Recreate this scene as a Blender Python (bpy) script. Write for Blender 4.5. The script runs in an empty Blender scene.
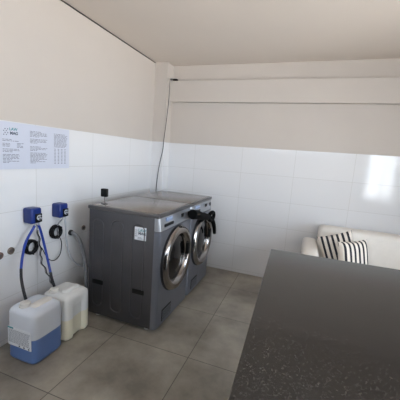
import bpy, bmesh, math, random
from mathutils import Vector, Matrix
random.seed(4)
S = bpy.context.scene
COL = S.collection
V = Vector
PI = math.pi

# ------------------------------------------------------------ camera
cam_d = bpy.data.cameras.new('camera'); cam = bpy.data.objects.new('camera', cam_d); COL.objects.link(cam)
fw = V((-0.32622, 0.933134, -0.151134)); rt = V((0.937913, 0.339449, 0.071365)); up = rt.cross(fw)
cam.matrix_world = Matrix(((rt.x, up.x, -fw.x, 1.8367), (rt.y, up.y, -fw.y, -3.4475), (rt.z, up.z, -fw.z, 1.4066), (0, 0, 0, 1)))
cam_d.sensor_width = 36; cam_d.lens = 36 * 291.25 / 400; cam_d.clip_start = 0.02
S.camera = cam

# ------------------------------------------------------------ sky, sun, daylight through the openings
w = bpy.data.worlds.new('sky'); S.world = w; w.use_nodes = True
bg = w.node_tree.nodes['Background']
bg.inputs['Color'].default_value = (0.62, 0.80, 1.0, 1); bg.inputs['Strength'].default_value = 3.0
sun_d = bpy.data.lights.new('sun', 'SUN'); sun = bpy.data.objects.new('sun', sun_d); COL.objects.link(sun)
sun_d.energy = 17.0; sun_d.angle = 0.01; sun_d.color = (1, .93, .82)
sun.rotation_euler = V((-0.40, 0.04, -1)).to_track_quat('-Z', 'Y').to_euler()   # high, aimed in through the right window so floor bounce lifts the ceiling

RX, RY = 4.4, -4.9            # right wall, rear wall
WY0, WY1 = -4.6, -1.0         # big window in the right wall
DX0, DX1 = 3.28, 3.98         # glazed door in the rear wall

HX0, HX1, HZ0, HZ1 = .5, 3.0, 1.66, 2.30   # unseen high rear window, added to brighten back wall and floor
def area(name, loc, direction, sx, sy, energy, color):
    d = bpy.data.lights.new(name, 'AREA'); d.shape = 'RECTANGLE'; d.size = sx; d.size_y = sy
    d.energy = energy; d.color = color
    o = bpy.data.objects.new(name, d); COL.objects.link(o); o.location = loc
    o.rotation_euler = V(direction).to_track_quat('-Z', 'Z').to_euler()
    return o
area('window_daylight', (RX + .12, (WY0 + WY1) / 2, 1.12), (-1, 0, 0), WY1 - WY0, 2.1, 225, (.84, .92, 1.0))
area('door_daylight', ((DX0 + DX1) / 2, RY - .12, 1.05), (0, 1, 0), DX1 - DX0, 2.0, 50, (.86, .93, 1.0))

area('added_high_window_fill', ((HX0 + HX1) / 2, RY - .12, (HZ0 + HZ1) / 2), (0, 1, -.05), HX1 - HX0, HZ1 - HZ0, 18, (.90, .95, 1.0))  # fill light of the added high window, for back wall and floor

S.view_settings.view_transform = 'Standard'; S.view_settings.look = 'None'
S.view_settings.gamma = 1; S.view_settings.exposure = 0.34

# ------------------------------------------------------------ materials
def lin(c):
    return tuple((x / 255 / 12.92) if x / 255 <= .04045 else ((x / 255 + .055) / 1.055) ** 2.4 for x in c)
class NT:
    def __init__(s, name):
        s.m = bpy.data.materials.new(name); s.m.use_nodes = True
        s.t = s.m.node_tree; s.n = s.t.nodes; s.l = s.t.links; s.b = s.n['Principled BSDF']
    def add(s, kind, **kw):
        q = s.n.new(kind)
        for k, v in kw.items(): setattr(q, k, v)
        return q
    def link(s, a, b): s.l.new(a, b)
def mat(name, rgb, rough=.5, metal=0., var=.06, scale=12., bump=0., bscale=60., coat=0., spec=.5):
    t = NT(name); c = lin(rgb)
    tc = t.add('ShaderNodeTexCoord'); nz = t.add('ShaderNodeTexNoise'); nz.inputs['Scale'].default_value = scale
    t.link(tc.outputs['Object'], nz.inputs['Vector'])
    r = t.add('ShaderNodeValToRGB')
    r.color_ramp.elements[0].position = .3; r.color_ramp.elements[1].position = .7
    r.color_ramp.elements[0].color = (*[x * (1 - var) for x in c], 1); r.color_ramp.elements[1].color = (*[min(1, x * (1 + var)) for x in c], 1)
    t.link(nz.outputs['Fac'], r.inputs['Fac']); t.link(r.outputs['Color'], t.b.inputs['Base Color'])
    t.b.inputs['Roughness'].default_value = rough; t.b.inputs['Metallic'].default_value = metal
    t.b.inputs['Coat Weight'].default_value = coat; t.b.inputs['Specular IOR Level'].default_value = spec
    if bump:
        n2 = t.add('ShaderNodeTexNoise'); n2.inputs['Scale'].default_value = bscale
        t.link(tc.outputs['Object'], n2.inputs['Vector'])
        b = t.add('ShaderNodeBump'); b.inputs['Strength'].default_value = bump; b.inputs['Distance'].default_value = .01
        t.link(n2.outputs['Fac'], b.inputs['Height']); t.link(b.outputs['Normal'], t.b.inputs['Normal'])
    return t.m
def tile_mat(name, ax, off_u, off_v, tw, th, rgb, grout, rough, mortar=.0022, floor=False):
    """rectangular stacked tiles: ax = the horizontal world axis used for u"""
    t = NT(name); tc = t.add('ShaderNodeTexCoord'); sp = t.add('ShaderNodeSeparateXYZ'); t.link(tc.outputs['Object'], sp.inputs[0])
    def sub(sock, v):
        q = t.add('ShaderNodeMath', operation='ADD'); t.link(sock, q.inputs[0]); q.inputs[1].default_value = v; return q.outputs[0]
    cb = t.add('ShaderNodeCombineXYZ')
    t.link(sub(sp.outputs[ax], -off_u + 20 * tw), cb.inputs[0]); t.link(sub(sp.outputs['Y' if floor else 'Z'], -off_v + 20 * th), cb.inputs[1])
    br = t.add('ShaderNodeTexBrick'); br.offset = 0; br.squash = 1
    t.link(cb.outputs[0], br.inputs['Vector'])
    i = br.inputs; i['Scale'].default_value = 1; i['Brick Width'].default_value = tw; i['Row Height'].default_value = th
    i['Mortar Size'].default_value = mortar; i['Mortar Smooth'].default_value = .3; i['Bias'].default_value = 0
    c = lin(rgb); k = .10 if floor else .012
    i['Color1'].default_value = (*[x * (1 - k) for x in c], 1); i['Color2'].default_value = (*[x * (1 + k) for x in c], 1)
    i['Mortar'].default_value = (*lin(grout), 1)
    out = br.outputs['Color']
    if floor:
        nz = t.add('ShaderNodeTexNoise'); nz.inputs['Scale'].default_value = 2.3; nz.inputs['Detail'].default_value = 7; nz.inputs['Roughness'].default_value = .62
        t.link(tc.outputs['Object'], nz.inputs['Vector'])
        r = t.add('ShaderNodeValToRGB'); r.color_ramp.elements[0].position = .34; r.color_ramp.elements[1].position = .66
        r.color_ramp.elements[0].color = (.56, .55, .54, 1); r.color_ramp.elements[1].color = (1.22, 1.21, 1.19, 1)
        t.link(nz.outputs['Fac'], r.inputs['Fac'])
        mx = t.add('ShaderNodeMix', data_type='RGBA', blend_type='MULTIPLY'); mx.inputs['Factor'].default_value = 1
        t.link(out, mx.inputs['A']); t.link(r.outputs['Color'], mx.inputs['B']); out = mx.outputs['Result']
        n3 = t.add('ShaderNodeTexNoise'); n3.inputs['Scale'].default_value = 60; n3.inputs['Detail'].default_value = 4
        t.link(tc.outputs['Object'], n3.inputs['Vector'])
        mr = t.add('ShaderNodeMapRange'); mr.inputs['To Min'].default_value = rough - .08; mr.inputs['To Max'].default_value = rough + .12
        t.link(nz.outputs['Fac'], mr.inputs['Value']); t.link(mr.outputs['Result'], t.b.inputs['Roughness'])
    else: t.b.inputs['Roughness'].default_value = rough
    t.link(out, t.b.inputs['Base Color'])
    inv = t.add('ShaderNodeMath', operation='SUBTRACT'); inv.inputs[0].default_value = 1; t.link(br.outputs['Fac'], inv.inputs[1])
    wv = t.add('ShaderNodeTexNoise'); wv.inputs['Scale'].default_value = 3.2; wv.inputs['Detail'].default_value = 1
    t.link(tc.outputs['Object'], wv.inputs['Vector'])
    ma = t.add('ShaderNodeMath', operation='MULTIPLY_ADD'); t.link(wv.outputs['Fac'], ma.inputs[0]); ma.inputs[1].default_value = .0 if floor else .9; t.link(inv.outputs[0], ma.inputs[2])
    b = t.add('ShaderNodeBump'); b.inputs['Strength'].default_value = .5; b.inputs['Distance'].default_value = .0012
    t.link(ma.outputs[0], b.inputs['Height']); t.link(b.outputs['Normal'], t.b.inputs['Normal'])
    return t.m
TILE = (222, 222, 224); GROUT = (204, 203, 202)
HT = 1.5388                       # top of the wall tiling
M_paint = mat('wall_paint', (196, 188, 181), .85, var=.012, scale=3, bump=.05, bscale=180)
M_ceil = mat('ceiling_paint', (220, 210, 201), .9, var=.012, scale=2, bump=.04, bscale=150)
M_tl = tile_mat('wall_tile_left', 'Y', -1.2515, HT, .6, .3, TILE, GROUT, .16)
M_tb = tile_mat('wall_tile_back', 'X', 1.1214, HT, .6, .3, TILE, GROUT, .10)
M_tc = tile_mat('wall_tile_column', 'X', -.3, HT, .6, .3, TILE, GROUT, .14)
M_floor = tile_mat('floor_tile', 'X', 1.2214, -.4658, .6165, .6165, (150, 144, 134), (88, 83, 76), .30, .003, True)
M_ext = mat('terrace_stone', (214, 202, 186), .8, var=.12, scale=2)
M_frame = mat('window_frame_aluminium', (70, 70, 72), .4, .6)
M_side = mat('machine_side_steel', (84, 83, 86), .42, .6, var=.10, scale=5)
M_front = mat('machine_front_steel', (118, 121, 131), .32, .65, var=.05, scale=4)
M_lid = mat('machine_lid_steel', (150, 143, 138), .26, .75, var=.04, scale=6)
M_edge = mat('machine_edge_trim', (104, 102, 102), .35, .7, var=.04)
M_silver = mat('silver_panel', (165, 168, 175), .28, .7, var=.03)
M_chrome = mat('chrome', (156, 151, 148), .17, 1., var=.03, bump=.02, bscale=8)
M_dark = mat('black_plastic', (10, 10, 11), .4, var=.1, spec=.25)
M_strap = mat('black_strap', (7, 7, 8), .75, var=.1, spec=.12)
M_gasket = mat('rubber_gasket', (28, 28, 30), .6, var=.1)
M_doorglass = mat('door_glass_dark', (10, 10, 12), .08, var=.1, spec=.45)
M_drum = mat('drum_steel', (120, 118, 116), .25, 1., var=.2, scale=40)
M_screen = mat('display_screen', (150, 165, 195), .15, var=.1)
M_white = mat('white_sticker', (222, 226, 232), .5, var=.02)
M_grey_print = mat('grey_print', (118, 123, 138), .7, var=.05)
M_dark_print = mat('dark_print', (66, 78, 96), .7, var=.05)
M_teal = mat('teal_print', (70, 140, 150), .7, var=.05)
M_paper = mat('poster_sheet', (202, 206, 220), .35, var=.01)
M_blue = mat('blue_pump_housing', (20, 44, 112), .33, var=.08)
M_bhose = mat('blue_hose', (24, 58, 152), .3, var=.05)
M_bsleeve = mat('dark_sleeve', (30, 30, 36), .5, var=.1)
M_clear = mat('clear_tube', (180, 182, 188), .25, var=.05)
M_grey = mat('grey_hose', (128, 128, 132), .5, var=.12, scale=80)
M_brass = mat('worn_brass', (128, 114, 104), .4, .8, var=.15, scale=40)
M_hole = mat('dark_bore', (22, 18, 16), .8)
M_granite = None
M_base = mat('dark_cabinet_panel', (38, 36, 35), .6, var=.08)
M_sofa = mat('white_upholstery', (234, 229, 222), .9, var=.02, scale=20, bump=.12, bscale=350)
M_cap = mat('white_cap_plastic', (216, 214, 210), .4, var=.03)

def granite():
    t = NT('black_granite'); tc = t.add('ShaderNodeTexCoord')
    vo = t.add('ShaderNodeTexVoronoi'); vo.inputs['Scale'].default_value = 360
    nz = t.add('ShaderNodeTexNoise'); nz.inputs['Scale'].default_value = 170; nz.inputs['Detail'].default_value = 5
    for q in (vo, nz): t.link(tc.outputs['Object'], q.inputs['Vector'])
    r = t.add('ShaderNodeValToRGB'); e = r.color_ramp.elements
    e[0].position = .36; e[0].color = (*lin((12, 12, 12)), 1); e[1].position = .70; e[1].color = (*lin((31, 29, 28)), 1)
    t.link(nz.outputs['Fac'], r.inputs['Fac'])
    r2 = t.add('ShaderNodeValToRGB'); e = r2.color_ramp.elements
    e[0].position = .80; e[0].color = (0, 0, 0, 1); e[1].position = 1; e[1].color = (.8, .8, .8, 1)
    sp = t.add('ShaderNodeSeparateColor'); t.link(vo.outputs['Color'], sp.inputs[0]); t.link(sp.outputs[0], r2.inputs['Fac'])
    mx = t.add('ShaderNodeMix', data_type='RGBA'); t.link(r2.outputs['Color'], mx.inputs['Factor'])
    t.link(r.outputs['Color'], mx.inputs['A']); mx.inputs['B'].default_value = (*lin((68, 65, 63)), 1)
    t.link(mx.outputs['Result'], t.b.inputs['Base Color'])
    t.b.inputs['Roughness'].default_value = .15
    t.b.inputs['IOR'].default_value = 1.62
    return t.m
M_granite = granite()
def jug_mat(name, level, top, low):
    """translucent wall: the liquid behind it shows up to its level (object z)"""
    t = NT(name); tc = t.add('ShaderNodeTexCoord'); sp = t.add('ShaderNodeSeparateXYZ'); t.link(tc.outputs['Object'], sp.inputs[0])
    r = t.add('ShaderNodeMapRange'); r.inputs['From Min'].default_value = level - .003; r.inputs['From Max'].default_value = level + .003
    t.link(sp.outputs['Z'], r.inputs['Value'])
    mx = t.add('ShaderNodeMix', data_type='RGBA'); t.link(r.outputs['Result'], mx.inputs['Factor'])
    mx.inputs['A'].default_value = (*lin(low), 1); mx.inputs['B'].default_value = (*lin(top), 1)
    t.link(mx.outputs['Result'], t.b.inputs['Base Color'])
    t.b.inputs['Roughness'].default_value = .35; t.b.inputs['Subsurface Weight'].default_value = .25
    t.b.inputs['Subsurface Radius'].default_value = (.02, .02, .02)
    return t.m
def stripe_mat():
    t = NT('striped_cloth'); tc = t.add('ShaderNodeTexCoord'); sp = t.add('ShaderNodeSeparateXYZ'); t.link(tc.outputs['Object'], sp.inputs[0])
    m = t.add('ShaderNodeMath', operation='MULTIPLY_ADD'); t.link(sp.outputs['X'], m.inputs[0]); m.inputs[1].default_value = 1 / .047; m.inputs[2].default_value = 50.28
    f = t.add('ShaderNodeMath', operation='FRACT'); t.link(m.outputs[0], f.inputs[0])
    r = t.add('ShaderNodeValToRGB'); r.color_ramp.interpolation = 'CONSTANT'; e = r.color_ramp.elements
    e[0].position = 0; e[0].color = (*lin((232, 224, 214)), 1); e[1].position = .56; e[1].color = (*lin((34, 34, 44)), 1)
    t.link(f.outputs[0], r.inputs['Fac']); t.link(r.outputs['Color'], t.b.inputs['Base Color']); t.b.inputs['Roughness'].default_value = .9
    return t.m
M_stripe = stripe_mat()
def glass_mat():
    t = NT('window_glass'); out = t.n['Material Output']
    tr = t.add('ShaderNodeBsdfTransparent'); gl = t.add('ShaderNodeBsdfGlossy'); gl.inputs['Roughness'].default_value = .02
    fr = t.add('ShaderNodeFresnel'); fr.inputs['IOR'].default_value = 1.35
    mx = t.add('ShaderNodeMixShader'); t.link(fr.outputs[0], mx.inputs[0]); t.link(tr.outputs[0], mx.inputs[1]); t.link(gl.outputs[0], mx.inputs[2])
    t.link(mx.outputs[0], out.inputs['Surface']); return t.m
M_glass = glass_mat()

# ------------------------------------------------------------ mesh helpers
def box(bm, x0, x1, y0, y1, z0, z1, bev=0, seg=2, mi=0):
    g = bmesh.ops.create_cube(bm, size=1)
    bmesh.ops.transform(bm, matrix=Matrix.Translation(((x0 + x1) / 2, (y0 + y1) / 2, (z0 + z1) / 2)) @ Matrix.Diagonal((x1 - x0, y1 - y0, z1 - z0, 1)), verts=g['verts'])
    es = list({e for v in g['verts'] for e in v.link_edges}); fs = list({f for v in g['verts'] for f in v.link_faces})
    for f in fs: f.material_index = mi
    if bev: bmesh.ops.bevel(bm, geom=es, offset=bev, segments=seg, affect='EDGES', profile=.5)
    return bm
def B(*a, **k): return box(bmesh.new(), *a, **k)
def lathe(bm, prof, origin, axis='X', n=48, caps=True):
    """prof: (r, t) pairs; t runs along the axis from the origin"""
    rings = []
    for r, t_ in prof:
        ring = []
        for k in range(n):
            a = 2 * PI * k / n; c, s = math.cos(a) * r, math.sin(a) * r
            p = {'X': (t_, c, s), 'Y': (c, t_, s), 'Z': (c, s, t_)}[axis]
            ring.append(bm.verts.new(V(origin) + V(p)))
        rings.append(ring)
    for a, b in zip(rings, rings[1:]):
        for k in range(n): bm.faces.new((a[k], a[(k + 1) % n], b[(k + 1) % n], b[k]))
    if caps:
        bm.faces.new(rings[0]); bm.faces.new(list(reversed(rings[-1])))
    return bm
def smooth_path(pts, n=10):
    P = [V(p) for p in pts]; P = [P[0] * 2 - P[1]] + P + [P[-1] * 2 - P[-2]]; out = []
    for i in range(1, len(P) - 2):
        a, b, c, d = P[i - 1:i + 3]
        for k in range(n):
            t = k / n
            out.append(.5 * ((2 * b) + (c - a) * t + (2 * a - 5 * b + 4 * c - d) * t * t + (3 * b - a - 3 * c + d) * t ** 3))
    out.append(P[-2]); return out
def tube(bm, pts, r, n=10, smooth=True, closed=False):
    P = smooth_path(pts) if smooth else [V(p) for p in pts]
    rings = []; prev = None
    for i, p in enumerate(P):
        if closed: d = (P[(i + 1) % len(P)] - P[i - 1]).normalized()
        else: d = (P[min(i + 1, len(P) - 1)] - P[max(i - 1, 0)]).normalized()
        if prev is None: u = d.orthogonal().normalized()
        else: u = (prev - d * prev.dot(d)).normalized()
        prev = u; v = d.cross(u); rr = r(i / (len(P) - 1)) if callable(r) else r
        rings.append([bm.verts.new(p + (u * math.cos(2 * PI * k / n) + v * math.sin(2 * PI * k / n)) * rr) for k in range(n)])
    prs = list(zip(rings, rings[1:])) + ([(rings[-1], rings[0])] if closed else [])
    for a, b in prs:
        for k in range(n): bm.faces.new((a[k], a[(k + 1) % n], b[(k + 1) % n], b[k]))
    if not closed: bm.faces.new(list(reversed(rings[0]))); bm.faces.new(rings[-1])
    return bm
def loft(bm, secs, n=64, e=5, mod=None):
    """secs: (z, hx, hy, cx, cy) superellipse sections"""
    rings = []
    for z, hx, hy, cx, cy in secs:
        ring = []
        for k in range(n):
            a = 2 * PI * (k + .5) / n; c, s = math.cos(a), math.sin(a)
            x = hx * math.copysign(abs(c) ** (2 / e), c); y = hy * math.copysign(abs(s) ** (2 / e), s)
            if mod: x, y = mod(x, y, z, hx, hy)
            ring.append(bm.verts.new((cx + x, cy + y, z)))
        rings.append(ring)
    for a, b in zip(rings, rings[1:]):
        for k in range(n): bm.faces.new((a[k], a[(k + 1) % n], b[(k + 1) % n], b[k]))
    bm.faces.new(list(reversed(rings[0]))); bm.faces.new(rings[-1]); return bm
def stadium(bm, x0, x1, z0, z1, y, r, t, d=.004, n=10):
    """a raised rounded rectangular ridge (line width t) on a plane facing -y"""
    def loop(o):
        pts = []
        X0, X1, Z0, Z1, R = x0 + o, x1 - o, z0 + o, z1 - o, r - o
        for cx, cz, a0 in ((X1 - R, Z1 - R, 0), (X0 + R, Z1 - R, PI / 2), (X0 + R, Z0 + R, PI), (X1 - R, Z0 + R, 1.5 * PI)):
            for k in range(n + 1):
                a = a0 + PI / 2 * k / n; pts.append((cx + R * math.cos(a), cz + R * math.sin(a)))
        return pts
    L = [[bm.verts.new((p[0], yy, p[1])) for p in loop(o)] for o, yy in ((0, y + .002), (t * .35, y - d), (t * .65, y - d), (t, y + .002))]
    m = len(L[0])
    for a, b in zip(L, L[1:]):
        for k in range(m): bm.faces.new((a[k], a[(k + 1) % m], b[(k + 1) % m], b[k]))
    return bm
def obj(name, bm, ms, parent=None, smooth=False):
    bmesh.ops.recalc_face_normals(bm, faces=bm.faces)
    me = bpy.data.meshes.new(name); bm.to_mesh(me); bm.free()
    for m in (ms if isinstance(ms, (list, tuple)) else [ms]): me.materials.append(m)
    o = bpy.data.objects.new(name, me); COL.objects.link(o)
    if smooth:
        for p in me.polygons: p.use_smooth = True
        try: me.set_sharp_from_angle(angle=math.radians(40))
        except Exception: pass
    if parent:
        o.parent = parent; o.matrix_parent_inverse = parent_world(parent).inverted()
    return o
def parent_world(p):
    m = Matrix.LocRotScale(p.location, p.rotation_euler, p.scale)
    if p.parent: m = parent_world(p.parent) @ p.matrix_parent_inverse @ m
    return m
def tag(o, label, cat, group=None):
    o['label'] = label; o['category'] = cat
    if group: o['group'] = group
    return o
def thing(name, label, cat, loc, rz=0, group=None):
    o = bpy.data.objects.new(name, None); COL.objects.link(o); o.empty_display_size = .1
    o.location = loc; o.rotation_euler = (0, 0, rz); return tag(o, label, cat, group)
def struct(name, bm, m, parent=None):
    o = obj(name, bm, m, parent)
    if parent is None: o['kind'] = 'structure'
    return o
def text_mesh(name, s, size, mtx, m, parent, bold=0.0):
    cu = bpy.data.curves.new(name, 'FONT'); cu.body = s; cu.size = size; cu.align_x = 'LEFT'; cu.align_y = 'BOTTOM'; cu.extrude = .0003; cu.offset = bold
    t = bpy.data.objects.new(name + '_c', cu); COL.objects.link(t)
    me = bpy.data.meshes.new_from_object(t.evaluated_get(bpy.context.evaluated_depsgraph_get()))
    bpy.data.objects.remove(t); me.transform(mtx); me.materials.clear(); me.materials.append(m); me.name = name
    o = bpy.data.objects.new(name, me); COL.objects.link(o)
    o.parent = parent; o.matrix_parent_inverse = parent_world(parent).inverted()
    return o
def dup_tree(o, parent, shift):
    c = o.copy(); COL.objects.link(c)
    if parent: c.parent = parent; c.matrix_parent_inverse = o.matrix_parent_inverse
    else: c.location = o.location + V(shift)
    for ch in o.children[:]: dup_tree(ch, c, shift)
    return c

# ------------------------------------------------------------ room
CZ = 2.47
struct('floor', B(-.15, RX + .15, RY - .15, .15, -.12, 0), M_floor)
struct('ceiling', B(-.15, RX + .15, RY - .15, .15, CZ, CZ + .12), M_ceil)
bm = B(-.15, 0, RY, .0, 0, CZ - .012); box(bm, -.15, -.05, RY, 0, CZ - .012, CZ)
wl = struct('wall_left', bm, M_paint)
struct('tiling', B(-.005, .004, RY, -.168, 0, HT, bev=.0015, seg=1), M_tl, wl)
struct('gap_shade_strip', B(-.05, -.001, RY, -.164, CZ - .009, CZ), M_base)  # dark strip added in the ceiling recess, paints its shadow line darker
wb = struct('wall_back', B(-.15, RX + .15, 0, .15, 0, CZ), M_paint)
struct('tiling', B(.169, RX, -.004, .005, 0, HT, bev=.0015, seg=1), M_tb, wb)
wc = struct('wall_corner', B(0, .165, -.164, 0, 0, CZ), M_paint)
struct('tiling', B(-.002, .169, -.168, -.002, 0, HT, bev=.0015, seg=1), M_tc, wc)
struct('trim_1', B(.165, RX, -.064, .0, 2.037, 2.282, bev=.003, seg=1), M_paint)
bm = B(RX, RX + .15, WY1, .0, 0, CZ); box(bm, RX, RX + .15, RY, WY0, 0, CZ); box(bm, RX, RX + .15, WY0, WY1, 2.18, CZ); box(bm, RX, RX + .15, WY0, WY1, -.05, .06)
struct('wall_right', bm, M_paint)
bm = B(-.15, DX0, RY - .15, RY, 0, CZ); box(bm, DX1, RX + .15, RY - .15, RY, 0, CZ); box(bm, DX0, DX1, RY - .15, RY, 2.08, CZ)
bm.free(); bm = B(-.15, HX0, RY - .15, RY, 0, CZ); box(bm, HX0, HX1, RY - .15, RY, 0, HZ0); box(bm, HX0, HX1, RY - .15, RY, HZ1, CZ); box(bm, HX1, DX0, RY - .15, RY, 0, CZ); box(bm, DX1, RX + .15, RY - .15, RY, 0, CZ); box(bm, DX0, DX1, RY - .15, RY, 2.08, CZ)
struct('wall_rear', bm, M_paint)
bm = bmesh.new()
for k in range(5):
    y = WY0 + (WY1 - WY0) * k / 4; box(bm, RX + .03, RX + .09, max(WY0, y - .03), min(WY1, y + .03), .06, 2.18)
box(bm, RX + .03, RX + .09, WY0, WY1, .06, .12); box(bm, RX + .03, RX + .09, WY0, WY1, 2.12, 2.18)
win = struct('window_1', bm, M_frame); struct('pane', B(RX + .055, RX + .061, WY0 + .03, WY1 - .03, .12, 2.12), M_glass, win)
bm = bmesh.new()
for x in (DX0, DX0 + .37, DX1 - .06): box(bm, x, x + .06, RY - .09, RY - .03, 0, 2.08)
for z in (0, .40, 2.0): box(bm, DX0, DX1, RY - .09, RY - .03, z, z + .08)
dr = struct('door_1', bm, M_frame); struct('pane', B(DX0 + .05, DX1 - .05, RY - .063, RY - .057, .08, 2.0), M_glass, dr)
bm = bmesh.new()
for k in range(4):
    x = HX0 + (HX1 - HX0 - .05) * k / 3; box(bm, x, x + .05, RY - .09, RY - .04, HZ0, HZ1)
for z in (HZ0, HZ1 - .05): box(bm, HX0, HX1, RY - .09, RY - .04, z, z + .05)
w2 = struct('added_high_window', bm, M_frame); struct('pane', B(HX0 + .04, HX1 - .04, RY - .068, RY - .062, HZ0 + .04, HZ1 - .04), M_glass, w2)  # frame and pane of the added, unseen high window
g = struct('ground', B(-12, 24, -24, 8, -.30, -.125), M_ext)

# ------------------------------------------------------------ washing machines
MX0, MX1, MW, MH = .2426, .8856, .628, .957
def make_washer(y0):
    """front faces +x, side faces -y; y0 is the near side"""
    y1 = y0 + MW; yc = (y0 + y1) / 2
    t = thing('washing_machine', '', 'washing machine', ((MX0 + MX1) / 2, yc, 0), 0, 'front loading washing machines')
    for x in (MX0 + .07, MX1 - .10):
        for y in (y0 + .05, y1 - .05):
            obj('foot', lathe(bmesh.new(), [(.022, 0), (.024, .006), (.012, .01), (.012, .035)], (x, y, 0), 'Z', 16), M_cap, t, True)
    bm = B(MX0, MX1 - .045, y0, y1, .028, MH - .028, bev=.006)
    obj('body', bm, M_side, t, True)
    # near side sheet: stamped upright ovals
    bm = bmesh.new()
    for a, b, c, d in ((.275, .39, .10, .85), (.455, .575, .085, .865), (.645, .765, .085, .865)):
        stadium(bm, MX0 + (a - .2426), MX0 + (b - .2426), c, d, y0, .055, .016, d=.005)
    obj('side_rib', bm, M_side, t, True)
    for x in (.285, .668):
        s = obj('side_slot', B(x, x + .105, y0 - .006, y0 + .004, .298, .336, bev=.004), M_dark, t, True)
    obj('lid_rim', B(MX0 - .008, MX1 - .006, y0 - .008, y1 + .001, MH - .034, MH - .004, bev=.006), M_edge, t, True)
    obj('lid', B(MX0 + .012, MX1 - .03, y0 + .014, y1 - .014, MH - .012, MH, bev=.004), M_lid, t, True)
    # front fascia with rounded upright edges
    bm = bmesh.new(); R = .034; xf = MX1
    prof = [(MX1 - .048, y0)]
    for k in range(9):
        a = PI / 2 * k / 8; prof.append((xf - R + R * math.sin(a), y0 + R - R * math.cos(a)))
    for k in range(9):
        a = PI / 2 * (1 - k / 8); prof.append((xf - R + R * math.sin(a), y1 - R + R * math.cos(a)))
    prof.append((MX1 - .048, y1))
    def fascia(z0, z1, lean=0):
        bm = bmesh.new(); lo = [bm.verts.new((x, y, z0)) for x, y in prof]; hi = [bm.verts.new((x - (lean if x > MX1 - .047 else 0), y, z1)) for x, y in prof]
        m = len(prof)
        for k in range(m): bm.faces.new((lo[k], lo[(k + 1) % m], hi[(k + 1) % m], hi[k]))
        bm.faces.new(lo); bm.faces.new(hi); return bm
    obj('front_panel', fascia(.03, .818), M_front, t, True)
    cp = obj('control_panel', fascia(.823, MH - .004, .012), M_silver, t, True)
    for (a, b, c, d, m, nm) in ((.075, .235, .845, .868, M_dark, 'button_row'), (.105, .21, .885, .915, M_screen, 'display'), (.40, .44, .868, .898, M_dark, 'card_slot'), (.545, .575, .86, .895, M_dark, 'coin_slot')):
        obj(nm, B(xf - .013, xf + .002, y0 + a, y0 + b, c, d, bev=.002, seg=1), m, cp)
    # porthole door
    cz = .537; cx = xf
    dn = obj('door', lathe(bmesh.new(), [(.262, -.004), (.272, .006), (.274, .02), (.262, .038), (.243, .046), (.222, .044), (.205, .034), (.186, .012), (.184, -.002), (.20, -.003)], (cx, yc, cz), 'X', 72, caps=False), M_chrome, t, True)
    obj('gasket', lathe(bmesh.new(), [(.279, 0), (.279, .006), (.268, .008), (.268, 0)], (cx, yc, cz), 'X', 64, caps=False), M_gasket, t, True)
    gp = [(.19, .006), (.175, -.0), (.15, .004), (.11, .014), (.06, .020), (.02, .022), (.002, .0222)]
    obj('door_glass', lathe(bmesh.new(), gp, (cx, yc, cz), 'X', 64), M_doorglass, dn, True)
    obj('handle', B(cx + .018, cx + .052, y1 - .145, y1 - .115, cz - .02, cz + .085, bev=.008), M_dark, dn, True)
    # service grille low on the front
    pl = obj('grille', B(xf - .004, xf + .003, y0 + .10, y0 + .27, .055, .155, bev=.002, seg=1), M_gasket, t)
    bm = bmesh.new()
    for k in range(6): box(bm, xf + .001, xf + .006, y0 + .108, y0 + .262, .064 + k * .0145, .070 + k * .0145)
    obj('grille_slat', bm, M_front, pl)
    return t
Y0 = -1.5676
wm1 = make_washer(Y0)
wm2 = dup_tree(wm1, None, (0, MW + .010, 0))
wm1['label'] = 'nearer grey front loading washing machine with white square sticker on its side'
wm2['label'] = 'farther grey front loading washing machine beside the back wall, black strap across its controls'
# sticker, only on the nearer machine
st = obj('sticker', B(.672, .772, Y0 - .0024, Y0 - .0008, .737, .838), M_white, wm1); st['label'] = 'white square sticker with a small dark logo'
mt = lambda x, y, z: Matrix(((1, 0, 0, x), (0, 0, -1, y), (0, 1, 0, z), (0, 0, 0, 1)))
text_mesh('sticker_print', 'LAW', .030, mt(.704, Y0 - .0029, .798), M_teal, st, .0008)
text_mesh('sticker_print', 'MAG', .030, mt(.704, Y0 - .0029, .774), M_dark_print, st, .0010)
bm = bmesh.new()
for r in range(4):
    for c in range(2): box(bm, .679 + c * .010, .685 + c * .010, Y0 - .0030, Y0 - .0022, .763 + r * .015, .770 + r * .015)
for k in range(3): box(bm, .700, .752 - k * .01, Y0 - .0030, Y0 - .0022, .743 + k * .007, .7455 + k * .007)
obj('sticker_print', bm, M_grey_print, st)

# small black receiver on a wire stand on the lid
t = thing('wireless_receiver', 'small black square receiver on a thin wire stand on the nearer machine', 'antenna', (.323, -1.485, MH))
obj('base', B(.303, .343, -1.503, -1.467, MH - .001, MH + .008, bev=.003), M_edge, t, True)
obj('stand', tube(bmesh.new(), [(.323, -1.485, MH + .006), (.323, -1.485, MH + .03), (.32, -1.484, MH + .07)], .003, 8), M_chrome, t, True)
obj('housing', B(.296, .348, -1.502, -1.466, MH + .06, MH + .127, bev=.006), M_dark, t, True)

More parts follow.
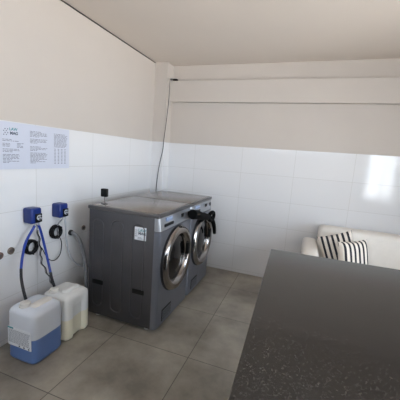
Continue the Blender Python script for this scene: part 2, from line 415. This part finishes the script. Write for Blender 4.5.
# black strap bundle hung across the second machine's controls
t = thing('strap_bundle', 'thick black strap bundle with loop hung across the farther machine', 'strap', (.93, -.80, .82))
bx = .966
obj('roll', tube(bmesh.new(), [(bx - .012, -1.075, .885), (bx, -1.00, .872), (bx, -.90, .843), (bx, -.78, .815), (bx, -.66, .79)], lambda u: .044 - .012 * u, 16), M_strap, t, True)
obj('roll_end', tube(bmesh.new(), [(bx - .014, -1.09, .89), (bx - .012, -1.06, .883)], .043, 18), M_strap, t, True)
bm = bmesh.new()
pts = [(bx + .014, -.60 + .085 * math.cos(a), .79 + .042 * math.sin(a)) for a in [2 * PI * k / 28 for k in range(28)]]
tube(bm, pts, .019, 10, smooth=False, closed=True); obj('loop', bm, M_strap, t, True)
obj('tail', tube(bmesh.new(), [(bx, -.60, .77), (bx + .012, -.53, .72), (bx + .015, -.47, .64), (bx + .012, -.43, .57)], lambda u: .028 - .010 * u, 10), M_strap, t, True)

# ------------------------------------------------------------ poster
t = obj('poster', B(.0045, .0075, -2.20, -1.540, 1.226, 1.532), M_paper)
tag(t, 'wide pale laundry instruction poster with three text columns on the tiled wall', 'poster')
mp = lambda x, y, z: Matrix(((0, 0, 1, x), (1, 0, 0, y), (0, 1, 0, z), (0, 0, 0, 1)))
text_mesh('logo', 'LAW', .026, mp(.0080, -2.052, 1.474), M_teal, t, .0006)
text_mesh('logo', 'MAG', .026, mp(.0080, -2.048, 1.448), M_dark_print, t, .0010)
bm = bmesh.new()
for r in range(4):
    for c in range(4):
        if (r + c) % 2 == 0: box(bm, .0072, .0080, -2.093 + c * .009, -2.086 + c * .009, 1.447 + r * .012, 1.454 + r * .012)
obj('logo', bm, M_grey_print, t)
bm = bmesh.new(); rnd = random.Random(3)
def textblock(y0, y1, z1, rows, dz=.0088, h=.0036):
    bm = bmesh.new(); z = z1
    for r in rows:
        if r:
            y = y0; end = y0 + (y1 - y0) * r
            while y < end - .006:
                l = min(rnd.uniform(.010, .030), end - y); box(bm, .0072, .0079, y, y + l, z - h, z); y += l + .005
        elif len(bm.verts): obj('printed_text', bm, M_grey_print, t); bm = bmesh.new()
        z -= dz
    obj('printed_text', bm, M_grey_print, t)
textblock(-2.10, -1.975, 1.422, [.5, .9, .0, .4, .45, .45, 0, .9, .95, .6, 0, .9, .95, .9, .95, .5, .9, .4])
textblock(-2.00, -1.945, 1.40, [.9, .6, .8, .9])
textblock(-1.90, -1.755, 1.490, [.7, 1, .95, 1, .5, 0, 1, .9, 1, .4, 0, 0, .6, 1, .9, .4, 0, .9, 1, .95, 1, .8, 1, .5, .9, .3])
textblock(-1.693, -1.56, 1.49, [.8, 1, .9, 1, .95, 1, 1, .9, 1, 1, .9, .8])
bm = bmesh.new()
for r in range(11):
    for c in range(4): box(bm, .0072, .0079, -1.690 + c * .033, -1.676 + c * .033, 1.372 - r * .011, 1.376 - r * .011)
obj('printed_table', bm, M_grey_print, t)

# ------------------------------------------------------------ dosing pumps
def pump(y0, label, zz, tubes_dy=0):
    t = thing('dosing_pump', label, 'pump', (0.004, y0 + .045, zz), 0, 'blue dosing pumps on the tiled wall')
    obj('housing', B(.002, .088, y0, y0 + .088, zz, zz + .112, bev=.014, seg=4), M_blue, t, True)
    h = obj('pump_head', B(.084, .096, y0 + .030, y0 + .083, zz + .008, zz + .072, bev=.005), M_dark, t, True)
    obj('rotor', lathe(bmesh.new(), [(.020, .09), (.020, .100), (.016, .102)], (0, y0 + .056, zz + .044), 'X', 20), M_clear, h, True)
    bm = bmesh.new()
    for k in range(3):
        a = 2 * PI * k / 3 + .5; lathe(bm, [(.0055, .100), (.0055, .105)], (0, y0 + .056 + .011 * math.cos(a), zz + .044 + .011 * math.sin(a)), 'X', 12)
    obj('roller', bm, M_dark, h)
    bm = bmesh.new()
    for dy in (.040, .070): lathe(bm, [(.006, -.02), (.006, .012)], (.075, y0 + dy, zz), 'Z', 12)
    obj('nipple', bm, M_clear, t, True)
    return t
pump(-1.967, 'blue wall mounted dosing pump nearest the photo edge, two blue hoses below', .843)
pump(-1.717, 'blue wall mounted dosing pump nearer the machines, thin pale hoses below', .843)

def hose(name, label, cat, pts, r, m, group=None, n=10):
    o = obj(name, tube(bmesh.new(), pts, r, n), m, None, True); return tag(o, label, cat, group)
# blue hoses with their dark lower ends as parts
b1 = hose('blue_hose', 'blue hose running from first dosing pump down to jug of blue liquid', 'hose',
          [(.072, -1.927, .826), (.070, -1.957, .785), (.080, -2.007, .728), (.10, -2.051, .644), (.130, -2.089, .563), (.135, -2.093, .55)], .0088, M_bhose, 'blue dosing hoses')
s = obj('dark_sleeve', tube(bmesh.new(), [(.128, -2.087, .57), (.16, -2.112, .52), (.20, -2.132, .46), (.232, -2.140, .40)], .0092, 10), M_bsleeve, b1, True); s['label'] = 'dark lower end of the hose'
b2 = hose('blue_hose', 'blue hose running from first dosing pump down to jug of pale liquid', 'hose',
          [(.072, -1.897, .826), (.075, -1.878, .768), (.09, -1.862, .66), (.11, -1.855, .56), (.14, -1.862, .485), (.15, -1.866, .462)], .0088, M_bhose, 'blue dosing hoses')
s = obj('dark_sleeve', tube(bmesh.new(), [(.148, -1.865, .468), (.17, -1.875, .43), (.20, -1.885, .39), (.208, -1.888, .378)], .010, 10), M_bsleeve, b2, True); s['label'] = 'dark lower end of the hose'
bm = bmesh.new(); base = smooth_path([(.062, -1.910, .835), (.05, -1.880, .72), (.05, -1.868, .62), (.06, -1.866, .53), (.10, -1.850, .44), (.172, -1.874, .378)], 14)
tube(bm, [p + V((0, .006 * math.sin(i * .55), .0)) for i, p in enumerate(base)], .0038, 8, smooth=False)
sc_ = tag(obj('signal_cable', bm, M_grey, None, True), 'twisted thin grey and black cable beside the blue hose to the jug of pale liquid', 'cable')
bm = bmesh.new(); tube(bm, [p + V((.010, -.006 * math.sin(i * .55), 0)) for i, p in enumerate(base[6:])], .0030, 8, smooth=False)
obj('black_strand', bm, M_dark, sc_, True)['label'] = 'thin black strand wound round it'
hose('thin_hose', 'thin clear hose looping from second dosing pump behind the nearer machine', 'hose',
     [(.073, -1.650, .827), (.055, -1.622, .73), (.04, -1.60, .64), (.04, -1.56, .489), (.06, -1.499, .390), (.10, -1.43, .355), (.18, -1.36, .40)], .006, M_clear)
hose('thin_hose', 'short grey hose from second dosing pump into the black cable ring', 'hose',
     [(.073, -1.680, .827), (.045, -1.690, .79), (.030, -1.686, .74), (.028, -1.672, .68)], .0055, M_grey)
hose('signal_cable', 'thin dark cable curving between the two black cable rings', 'cable',
     [(.028, -1.672, .69), (.03, -1.642, .62), (.03, -1.655, .53), (.03, -1.70, .492), (.03, -1.755, .505), (.03, -1.80, .56), (.03, -1.83, .62), (.03, -1.865, .66)], .0034, M_dark)
def coil(y, z, R, label):
    bm = bmesh.new()
    for k in range(4):
        rr = R - .004 * (k % 2); xx = .014 + .009 * k
        pts = [(xx, y + rr * math.cos(a), z + rr * 1.05 * math.sin(a)) for a in [2 * PI * j / 40 for j in range(40)]]
        tube(bm, pts, .0075, 8, smooth=False, closed=True)
    o = obj('cable_coil', bm, M_dark, None, True); tag(o, label, 'cable', 'coiled black cables on the wall')
    for k in range(3):
        bm = bmesh.new(); a = .6 + k * 2.1; box(bm, .006, .050, y + (R - .001) * math.cos(a) - .004, y + (R - .001) * math.cos(a) + .004, z + R * math.sin(a) - .010, z + R * math.sin(a) + .010, bev=.002, seg=1)
        obj('cable_tie', bm, M_bsleeve, o)
    return o
coil(-1.922, .659, .047, 'coiled black cable ring behind the blue hoses')
coil(-1.694, .722, .047, 'coiled black cable ring under the second dosing pump')
t = hose('drain_hose', 'grey drain hose from wall bending down behind the nearer machine', 'hose',
     [(.006, -1.52, .672), (.04, -1.515, .668), (.075, -1.495, .62), (.10, -1.475, .52), (.12, -1.465, .393), (.14, -1.475, .254), (.15, -1.47, .149), (.17, -1.44, .10)], .015, M_grey, None, 12)
obj('hose_collar', lathe(bmesh.new(), [(.024, .003), (.024, .018), (.018, .024)], (0, -1.52, .672), 'X', 24), M_gasket, t, True)
for y, z, m, lb in ((-2.062, .667, M_brass, 'round brown capped pipe outlet in tile, left of blue hoses'), (-2.142, .655, None, 'red brown pipe outlet cut by the photo left edge'), (-1.362, .681, M_brass, 'small round brass pipe outlet beside the nearer machine')):
    R = .025 if y < -1.5 else .023
    mm = m or mat('rust_red_fitting', (116, 88, 80), .5, .3, var=.2)
    o = obj('pipe_outlet', lathe(bmesh.new(), [(R, .003), (R, .010), (R * .72, .013), (R * .6, .008)], (0, y, z), 'X', 28), mm, None, True); tag(o, lb, 'pipe', 'pipe outlets in the tiled wall')
    obj('bore', lathe(bmesh.new(), [(R * .55, .007), (R * .55, .0105)], (0, y, z), 'X', 20), M_hole if y > -1.5 else mat('brown_plug', (96, 86, 82), .6), o, True)

# ------------------------------------------------------------ jugs
def jug(name, label, x0, x1, y0, y1, h, body_m, groove):
    cx, cy, hx, hy = (x0 + x1) / 2, (y0 + y1) / 2, (x1 - x0) / 2, (y1 - y0) / 2
    t = thing(name, label, 'jug', (cx, cy, 0), 0, 'plastic detergent jugs on the floor')
    secs = [(0, hx - .022, hy - .022, cx, cy), (.006, hx - .008, hy - .008, cx, cy), (.02, hx, hy, cx, cy)]
    k = 0; z = .035
    while z < h - .10:
        ins = .0018 if (not groove and z < .17 and k % 2) else 0
        secs.append((z, hx - ins, hy - ins, cx, cy)); z += .009; k += 1
    secs += [(h - .09, hx, hy, cx, cy), (h - .045, hx - .001, hy - .001, cx, cy), (h - .03, hx - .005, hy - .005, cx, cy), (h - .015, hx - .018, hy - .018, cx, cy), (h - .008, hx - .034, hy - .034, cx, cy), (h - .006, hx - .06, hy - .06, cx, cy)]
    def mod(x, y, z, ax, ay):
        if groove and z < h - .05:
            dd = .020 if z > .03 else .032
            for c in (-.035, .045):
                f = max(0, 1 - abs(y - c) / .020)
                if abs(x) > ax * .8: x -= math.copysign(dd * f, x)
            f = max(0, 1 - abs(x) / .016)
            if abs(y) > ay * .8: y -= math.copysign(dd * f, y)
        return x, y
    o = obj('container', loft(bmesh.new(), secs, 112, 6 if not groove else 7, mod), body_m, t, True)
    top = h - .006
    # moulded carrying grip across the top
    bm = bmesh.new()
    loft(bm, [(top - .004, .030, hy * .62, cx + .035, cy + .012), (top + .010, .026, hy * .58, cx + .035, cy + .012), (top + .016, .018, hy * .5, cx + .035, cy + .012)], 40, 4)
    obj('grip', bm, M_cap if not groove else body_m, t, True)
    return t, top
jm1 = jug_mat('jug_blue_liquid', .176, (212, 218, 228), (98, 128, 184))
jm2 = jug_mat('jug_pale_liquid', .165, (226, 227, 226), (228, 223, 202))
j1, top = jug('detergent_jug', 'white plastic jug half full of blue liquid with paper label', .132, .372, -2.205, -1.962, .368, jm1, False)
lab = obj('paper_label', B(.150, .350, -2.2076, -2.2040, .105, .232, bev=.001, seg=1), M_white, j1)
bm = bmesh.new(); rnd = random.Random(9)
for k in range(12):
    x = .158
    while x < .330: l = rnd.uniform(.006, .016); box(bm, x, min(x + l, .342), -2.2082, -2.2072, .127 + k * .0078, .130 + k * .0078); x += l + .004
obj('label_print', bm, M_grey_print, lab)
obj('label_print', B(.150, .200, -2.2082, -2.2070, .222, .232), M_teal, lab)
for x in (.245, .285, .325): obj('label_print', B(x, x + .010, -2.2082, -2.2072, .110, .120), M_dark_print, lab)
def cap(x, y, z, parent):
    obj('cap', lathe(bmesh.new(), [(.036, 0), (.036, .008), (.031, .010), (.031, .026), (.026, .029), (.009, .030)], (x, y, z), 'Z', 28), M_cap, parent, True)
cap(.232, -2.145, top - .004, j1)
j2, top = jug('detergent_jug', 'white plastic jug of pale yellow liquid standing beside the nearer machine', .128, .372, -1.938, -1.695, .350, jm2, True)
cap(.208, -1.888, top - .004, j2)

# ------------------------------------------------------------ cable and box at the wall corner
o = hose('corner_cable', 'thin dark cable hanging down the corner column behind the machines', 'cable',
         [(.200, -.068, 2.290), (.205, -.13, 2.285), (.207, -.172, 2.25), (.205, -.1745, 2.03), (.188, -.1735, 1.80), (.168, -.173, 1.58), (.158, -.173, 1.44), (.132, -.173, 1.31), (.112, -.173, 1.18), (.099, -.173, 1.05), (.092, -.174, .90), (.092, -.185, .70)], .0036, M_bsleeve)
t = thing('junction_box', 'tiny black box with white dot on the ledge at the corner', 'box', (.207, -.04, 2.282))
obj('housing', B(.169, .245, -.062, -.02, 2.282, 2.306, bev=.004), M_dark, t, True)
obj('lamp_dot', B(.178, .192, -.066, -.060, 2.286, 2.300, bev=.002, seg=1), M_cap, t)

# ------------------------------------------------------------ sofa with cushions
SX0, SX1 = 1.90, 3.95
t = thing('sofa', 'low white upholstered sofa standing against the tiled back wall', 'sofa', ((SX0 + SX1) / 2, -.5, 0))
def soft(bm): return bm
obj('base', B(SX0 + .02, SX1 - .02, -.90, -.10, .05, .30, bev=.02, seg=3), M_sofa, t, True)
for x in (SX0, SX1 - .15): obj('arm', B(x, x + .15, -.93, -.05, .05, .60, bev=.045, seg=5), M_sofa, t, True)
obj('backrest', B(SX0 + .145, SX1 - .145, -.27, -.04, .20, .765, bev=.05, seg=5), M_sofa, t, True)
sw = (SX1 - SX0 - .32) / 2
for k in range(2): obj('seat_cushion', B(SX0 + .155 + k * (sw + .01), SX0 + .155 + k * (sw + .01) + sw, -.90, -.275, .28, .405, bev=.04, seg=4), M_sofa, t, True)
for x in (SX0 + .06, SX1 - .10):
    for y in (-.86, -.14): obj('leg', B(x, x + .04, y, y + .04, 0, .06), M_base, t)
def cushion_bm(s=.32, th=.11, n=22):
    bm = bmesh.new()
    for side in (1, -1):
        g = []
        for i in range(n + 1):
            row = []
            for j in range(n + 1):
                u, v = i / n * 2 - 1, j / n * 2 - 1
                pin = 1 - .07 * (1 - abs(u) ** 2) * abs(v) ** 3; pin2 = 1 - .07 * (1 - abs(v) ** 2) * abs(u) ** 3
                tt = th / 2 * (max(0, (1 - u ** 4) * (1 - v ** 4))) ** .5
                row.append(bm.verts.new((u * s / 2 * pin2, side * tt, v * s / 2 * pin)))
            g.append(row)
        for i in range(n):
            for j in range(n): bm.faces.new((g[i][j], g[i + 1][j], g[i + 1][j + 1], g[i][j + 1]))
    bmesh.ops.remove_doubles(bm, verts=bm.verts, dist=.0005); return bm
def cushion(label, loc, rot):
    o = obj('striped_cushion', cushion_bm(), M_stripe, None, True); o.location = loc; o.rotation_euler = rot
    tag(o, label, 'cushion', 'striped cushions on the sofa'); return o
cushion('black and white striped cushion tucked against the left arm of the sofa', (2.230, -.400, .596), (-.20, -.36, .02))
cushion('black and white striped cushion in front, farther from the sofa arm', (2.345, -.545, .580), (-.20, -.06, .62))

# ------------------------------------------------------------ counter table in the foreground
TX0, TX1, TY0, TY1, TH = 1.712, 3.75, -3.15, -1.76, .90
t = thing('counter_table', 'large black speckled granite counter in the foreground', 'counter', ((TX0 + TX1) / 2, (TY0 + TY1) / 2, 0))
obj('countertop', B(TX0, TX1, TY0, TY1, TH - .03, TH, bev=.002, seg=2), M_granite, t)
obj('base_cabinet', B(TX0 + .04, TX1 - .05, TY0 + .05, TY1 - .04, .08, TH - .03), M_base, t)
obj('plinth', B(TX0 + .09, TX1 - .1, TY0 + .1, TY1 - .09, 0, .08), M_dark, t)
a = .0307; c0 = V((TX0, TY1)); cc = V(((TX0 + TX1) / 2, (TY0 + TY1) / 2)); dv = c0 - cc
t.rotation_euler = (0, 0, a)
t.location.x = 1.706 - (dv.x * math.cos(a) - dv.y * math.sin(a)); t.location.y = -1.763 - (dv.x * math.sin(a) + dv.y * math.cos(a))
bpy.context.view_layer.update()
